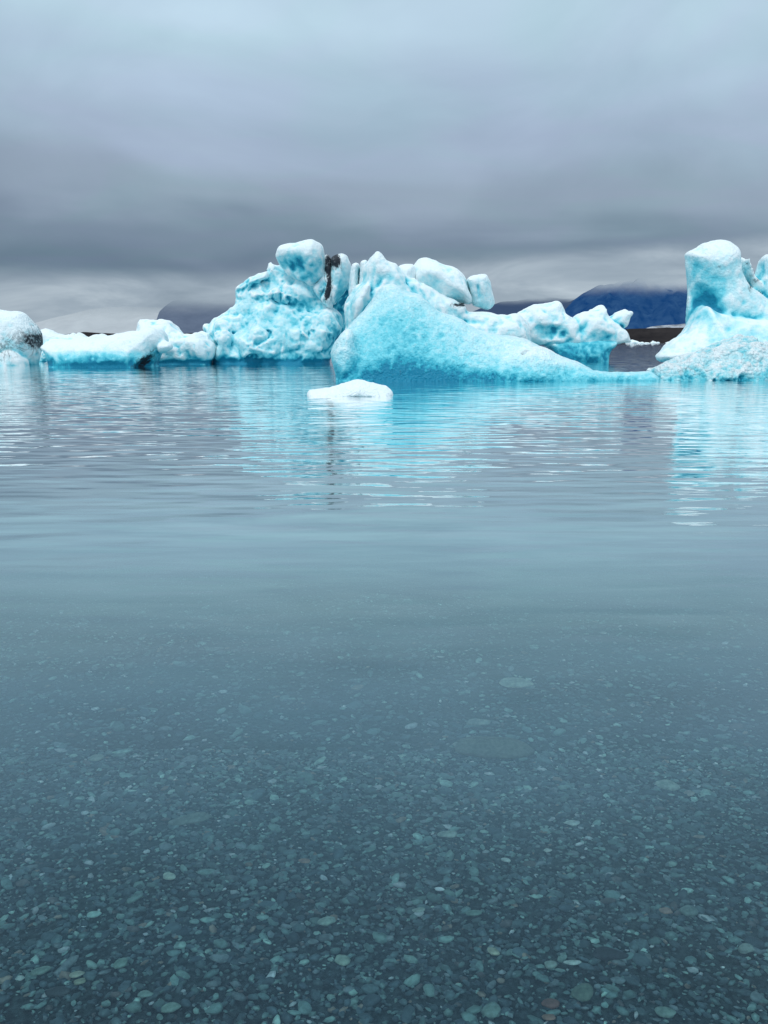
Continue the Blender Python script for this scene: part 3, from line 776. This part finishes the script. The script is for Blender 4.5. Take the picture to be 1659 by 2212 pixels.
def bed_point(px, py):
    d = ray(px, py)
    # bend the sight line at the surface, then meet the bed z = -(BED0 + (y-1)*BEDS)
    t = -CAM_H / d[2]; sx_, sy_ = d[0] * t, d[1] * t
    L = math.sqrt(d[0] ** 2 + d[1] ** 2 + d[2] ** 2)
    hx, hy = d[0] / L / 1.33, d[1] / L / 1.33
    hz = -math.sqrt(1 - hx * hx - hy * hy)
    t = -(BED0 + (sy_ - 1) * BEDS) / (hz + BEDS * hy)
    return sx_ + hx * t, sy_ + hy * t, hz * t
def stone(px, py, w_, h_, colr, label, seed, ang=0, flat=.3):
    x, y, z = bed_point(px, py)
    dist = math.hypot(y, CAM_H)
    sx = w_ / 2 / FPX * dist * 1.02
    sy = max(.35 * sx, h_ / 2 / FPX * dist / max(.2, math.sin(math.atan2(CAM_H, y))) * .9)
    v, f = pebble_shape(4 if w_ > 60 else 3, seed)
    if w_ > 100:                     # a worn slab: blunt ends, low dome
        v = np.sign(v) * np.abs(v) ** np.array([.75, .8, .8])
        colr = tuple(c * .8 for c in colr)
    v = v * (sx, sy, min(sx, sy) * flat)
    c, s = math.cos(R(ang)), math.sin(R(ang))
    v = np.stack([v[:, 0] * c - v[:, 1] * s, v[:, 0] * s + v[:, 1] * c, v[:, 2]], 1)
    me = make_mesh('stone', v, f)
    a = me.attributes.new('tint', 'FLOAT_COLOR', 'POINT')
    a.data.foreach_set('color', np.tile(np.array([*colr, 1], np.float32), len(v)))
    me.materials.append(M_stone)
    o = bpy.data.objects.new('stone', me); col.objects.link(o)
    o.location = (x, y, z + min(sx, sy) * flat * .6 + .012)
    tag(o, label, 'stone', 'single stones lying on the submerged gravel')
GREEN, PALE, WHITE, PINK, DARK, GREY, TAN = (.22,.32,.27), (.36,.42,.37), (.62,.65,.60), (.42,.26,.21), (.03,.04,.055), (.15,.19,.19), (.30,.27,.20)
# (px, py) measured on the photograph
B_ = lambda x, y: (x * 0.5, 1459.8 + y * 0.5)
ST = [
 (1114,1479,70,20,(.42,.46,.40),'pale flat stone farthest out, last one clearly seen before the murk',5),
 (1068,1620,150,42,(.20,.22,.20),'largest submerged slab, wide, flat and dim, in deeper water',0),
 (1033,1564,52,14,(.30,.34,.31),'faint flat stone just behind the largest submerged slab',0),
 (989,1612,22,8,PALE,'small pale stone at the tip of the largest slab',10),
 (1440,1700,46,18,(.36,.41,.36),'pale oblong stone in the deeper gravel on the right',-15),
 (1488,1717,24,12,(.40,.36,.32),'beige pebble beside the pale oblong stone',15),
 (413,1775,78,20,(.20,.24,.22),'long slanting grey green stone left of centre',22),
 (207,1641,34,12,(.27,.31,.27),'dull flat stone far out on the left side',0),
 (1235,1782,32,11,WHITE,'bright white lens shaped pebble right of centre in mid depth',5),
 (966,1806,42,14,PALE,'light greenish stone with a pointed end near the centre',0),
 (1183,1841,15,8,WHITE,'tiny white oval pebble below the lens shaped one',20),
 (1093,1862,18,9,WHITE,'short white pebble with a blunt end right of the centre line',-20),
 (659,1865,24,9,PINK,'salmon pink pebble in mid depth, left of centre',-10),
 (365,1898,26,13,(.5,.54,.45),'cream pebble with a square corner, left of centre',-10),
 (905,1971,26,8,PALE,'slim pale green pebble lying crosswise near the centre',0),
 (1022,1978,30,12,GREEN,'flat sage pebble right of the slim pale one',0),
 (706,1996,36,17,(.36,.44,.38),'broad cream green stone below the centre',10),
 (1438,1974,26,12,PINK,'small brick red pebble among grey gravel at right',0),
 (1488,1975,38,20,(.20,.26,.24),'rounded grey green stone right of the brick red pebble',20),
 (741,2082,30,18,(.40,.47,.38),'light yellowish stone, squat and bright, near the bottom centre',-15),
 (1236,2084,34,8,WHITE,'thin white sliver of stone near the bottom, right of centre',0),
 (1065,2062,24,14,(.5,.48,.36),'cream wedge shaped pebble above the thin white sliver',-35),
 (1313,2067,62,24,DARK,'big dark boulder like stone near the bottom right',0),
 (1610,2055,32,18,(.34,.38,.34),'pale grey egg shaped stone close to the right edge',15),
 (262,2087,26,18,GREEN,'sage green rounded pebble on the lower left',20),
 (88,2103,34,15,(.24,.32,.27),'mottled green stone near the lower left corner',15),
 (173,2126,24,11,(.34,.36,.26),'olive tinted pebble at lower left',15),
 (166,2111,26,12,(.52,.50,.38),'yellow white pebble at lower left beside the olive one',10),
 (44,2119,17,9,WHITE,'bright white chip nearest the lower left corner',0),
 (370,2184,34,16,(.26,.35,.30),'jade green flat stone at the bottom edge left of centre',10),
 (314,2154,28,12,(.28,.38,.33),'pale jade pebble above the jade flat stone',0),
 (123,2148,44,18,(.05,.06,.07),'charcoal triangular stone at the lower left',0),
 (1188,2090,26,14,PALE,'tiny light pebble left of the thin white sliver',10),
 (1062,2190,40,25,(.25,.34,.30),'largest green grey cobble at the bottom edge, right of centre',35),
 (1437,2193,38,20,(.24,.32,.28),'round greenish cobble at the bottom edge toward the right',0),
 (1186,2175,38,16,(.22,.10,.085),'dark red flat stone near the bottom edge',0),
 (1185,2204,28,11,(.36,.20,.15),'terracotta pebble cut by the bottom edge',0),
 (1260,2150,46,26,(.16,.21,.17),'moss green cobble with a dent, right of centre at the bottom',25),
]
for i, s in enumerate(ST):
    stone(s[0], s[1], s[2], s[3], s[4], s[5], 700 + i, s[6], flat=.42)

# ------------------------------------------------------------------ hills and far shore
def hill(name, prof, Y, depth, mat, rough, seed, base=-2, nx=160, ny=30):
    px = np.array([p[0] for p in prof], float); py = np.array([p[1] for p in prof], float)
    xs = np.linspace(px[0], px[-1], nx); tops = np.interp(xs, px, py)
    V = np.zeros((ny, nx, 3)); o = random.random() * 50
    for j in range(ny):
        t = j / (ny - 1)
        for i in range(nx):
            X, _, Z = at(xs[i], tops[i], Y)
            v = 1 - abs(t - .5) * 2
            y = Y + (t - .5) * depth
            n = mnoise.fractal(Vector((X / depth * 5 + o, y / depth * 5, seed)), 1.0, 2.0, 5)
            rd = 1 - abs(mnoise.noise(Vector((X / depth * 7 + o, y / depth * 2.2, seed + 3)))) * 1.3
            z = Z * (v ** .8) * (1 + rough * (1 - v) * n * 1.5 + rough * (rd - .7) * (1 - v)) + rough * Z * .03 * n
            V[j, i] = (X * (y / Y), y, z if 0 < j < ny - 1 else base)
    V = V.reshape(-1, 3)
    a = (np.arange(ny - 1)[:, None] * nx + np.arange(nx - 1)).ravel()
    me = make_mesh(name, V, np.stack([a, a + 1, a + nx + 1, a + nx], 1))
    me.materials.append(mat)
    ob = bpy.data.objects.new(name, me); col.objects.link(ob); tag(ob, kind='structure')
    return ob
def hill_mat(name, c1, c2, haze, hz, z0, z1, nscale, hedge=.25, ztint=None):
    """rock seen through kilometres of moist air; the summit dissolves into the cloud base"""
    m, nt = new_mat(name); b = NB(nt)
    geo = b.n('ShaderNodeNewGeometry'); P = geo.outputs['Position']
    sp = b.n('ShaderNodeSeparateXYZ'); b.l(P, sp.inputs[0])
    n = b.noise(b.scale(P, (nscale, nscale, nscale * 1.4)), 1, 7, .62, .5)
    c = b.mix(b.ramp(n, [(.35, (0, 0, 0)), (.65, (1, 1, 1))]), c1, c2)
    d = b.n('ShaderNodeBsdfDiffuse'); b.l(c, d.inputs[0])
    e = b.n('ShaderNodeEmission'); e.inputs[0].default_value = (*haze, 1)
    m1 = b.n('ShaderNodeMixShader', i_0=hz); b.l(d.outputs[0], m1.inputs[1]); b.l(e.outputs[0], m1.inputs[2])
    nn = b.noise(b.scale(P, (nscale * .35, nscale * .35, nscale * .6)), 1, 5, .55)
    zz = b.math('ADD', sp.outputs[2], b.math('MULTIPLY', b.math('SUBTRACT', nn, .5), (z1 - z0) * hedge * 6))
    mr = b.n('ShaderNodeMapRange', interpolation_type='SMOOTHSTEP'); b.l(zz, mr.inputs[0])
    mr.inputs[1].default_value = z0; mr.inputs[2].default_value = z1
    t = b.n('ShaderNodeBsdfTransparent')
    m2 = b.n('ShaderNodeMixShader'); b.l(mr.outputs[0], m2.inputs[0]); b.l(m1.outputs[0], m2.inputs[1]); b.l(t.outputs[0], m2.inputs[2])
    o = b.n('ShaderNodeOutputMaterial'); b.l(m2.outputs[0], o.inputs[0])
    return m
zat = lambda py, Y: at(CX, py, Y)[2]
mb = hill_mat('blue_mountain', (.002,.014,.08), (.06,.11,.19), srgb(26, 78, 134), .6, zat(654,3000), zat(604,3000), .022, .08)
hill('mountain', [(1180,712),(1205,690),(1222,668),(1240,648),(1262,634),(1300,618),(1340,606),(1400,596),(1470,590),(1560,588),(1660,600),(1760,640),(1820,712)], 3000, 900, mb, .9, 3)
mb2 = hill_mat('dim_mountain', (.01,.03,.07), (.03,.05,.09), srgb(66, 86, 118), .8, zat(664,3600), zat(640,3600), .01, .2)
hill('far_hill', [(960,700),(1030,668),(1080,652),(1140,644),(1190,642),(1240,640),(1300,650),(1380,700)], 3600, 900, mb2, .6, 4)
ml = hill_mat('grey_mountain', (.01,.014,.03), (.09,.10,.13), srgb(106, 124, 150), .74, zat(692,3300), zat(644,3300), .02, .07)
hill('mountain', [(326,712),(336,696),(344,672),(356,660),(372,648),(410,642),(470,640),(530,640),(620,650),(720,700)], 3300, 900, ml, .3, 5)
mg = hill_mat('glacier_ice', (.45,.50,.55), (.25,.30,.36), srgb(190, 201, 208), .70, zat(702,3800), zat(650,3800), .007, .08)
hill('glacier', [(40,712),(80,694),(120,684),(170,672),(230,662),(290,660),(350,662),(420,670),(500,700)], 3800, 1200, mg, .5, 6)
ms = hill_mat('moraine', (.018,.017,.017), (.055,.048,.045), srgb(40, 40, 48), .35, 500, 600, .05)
hill('far_shore', [(1250,738),(1290,716),(1340,711),(1370,709),(1420,708),(1480,706),(1560,700),(1700,704),(1900,738)], 420, 60, ms, .4, 7)
hill('far_shore', [(60,738),(120,724),(180,717),(230,719),(280,722),(350,720),(450,718),(560,738)], 620, 80, ms, .4, 8)
mp = hill_mat('dirty_snow', (.55,.58,.62), (.12,.13,.14), srgb(120, 130, 145), .3, 500, 600, .12)
hill('snow_patch', [(1385,712),(1405,705),(1430,702),(1460,700),(1500,698),(1560,700),(1620,712)], 560, 40, mp, .4, 9)

# ------------------------------------------------------------------ render settings
scene.render.engine = 'CYCLES'
scene.view_settings.view_transform = 'Standard'
scene.view_settings.look = 'None'
scene.view_settings.exposure = 0
scene.render.resolution_x = 768; scene.render.resolution_y = 1024
scene.cycles.max_bounces = 6
scene.cycles.transparent_max_bounces = 12
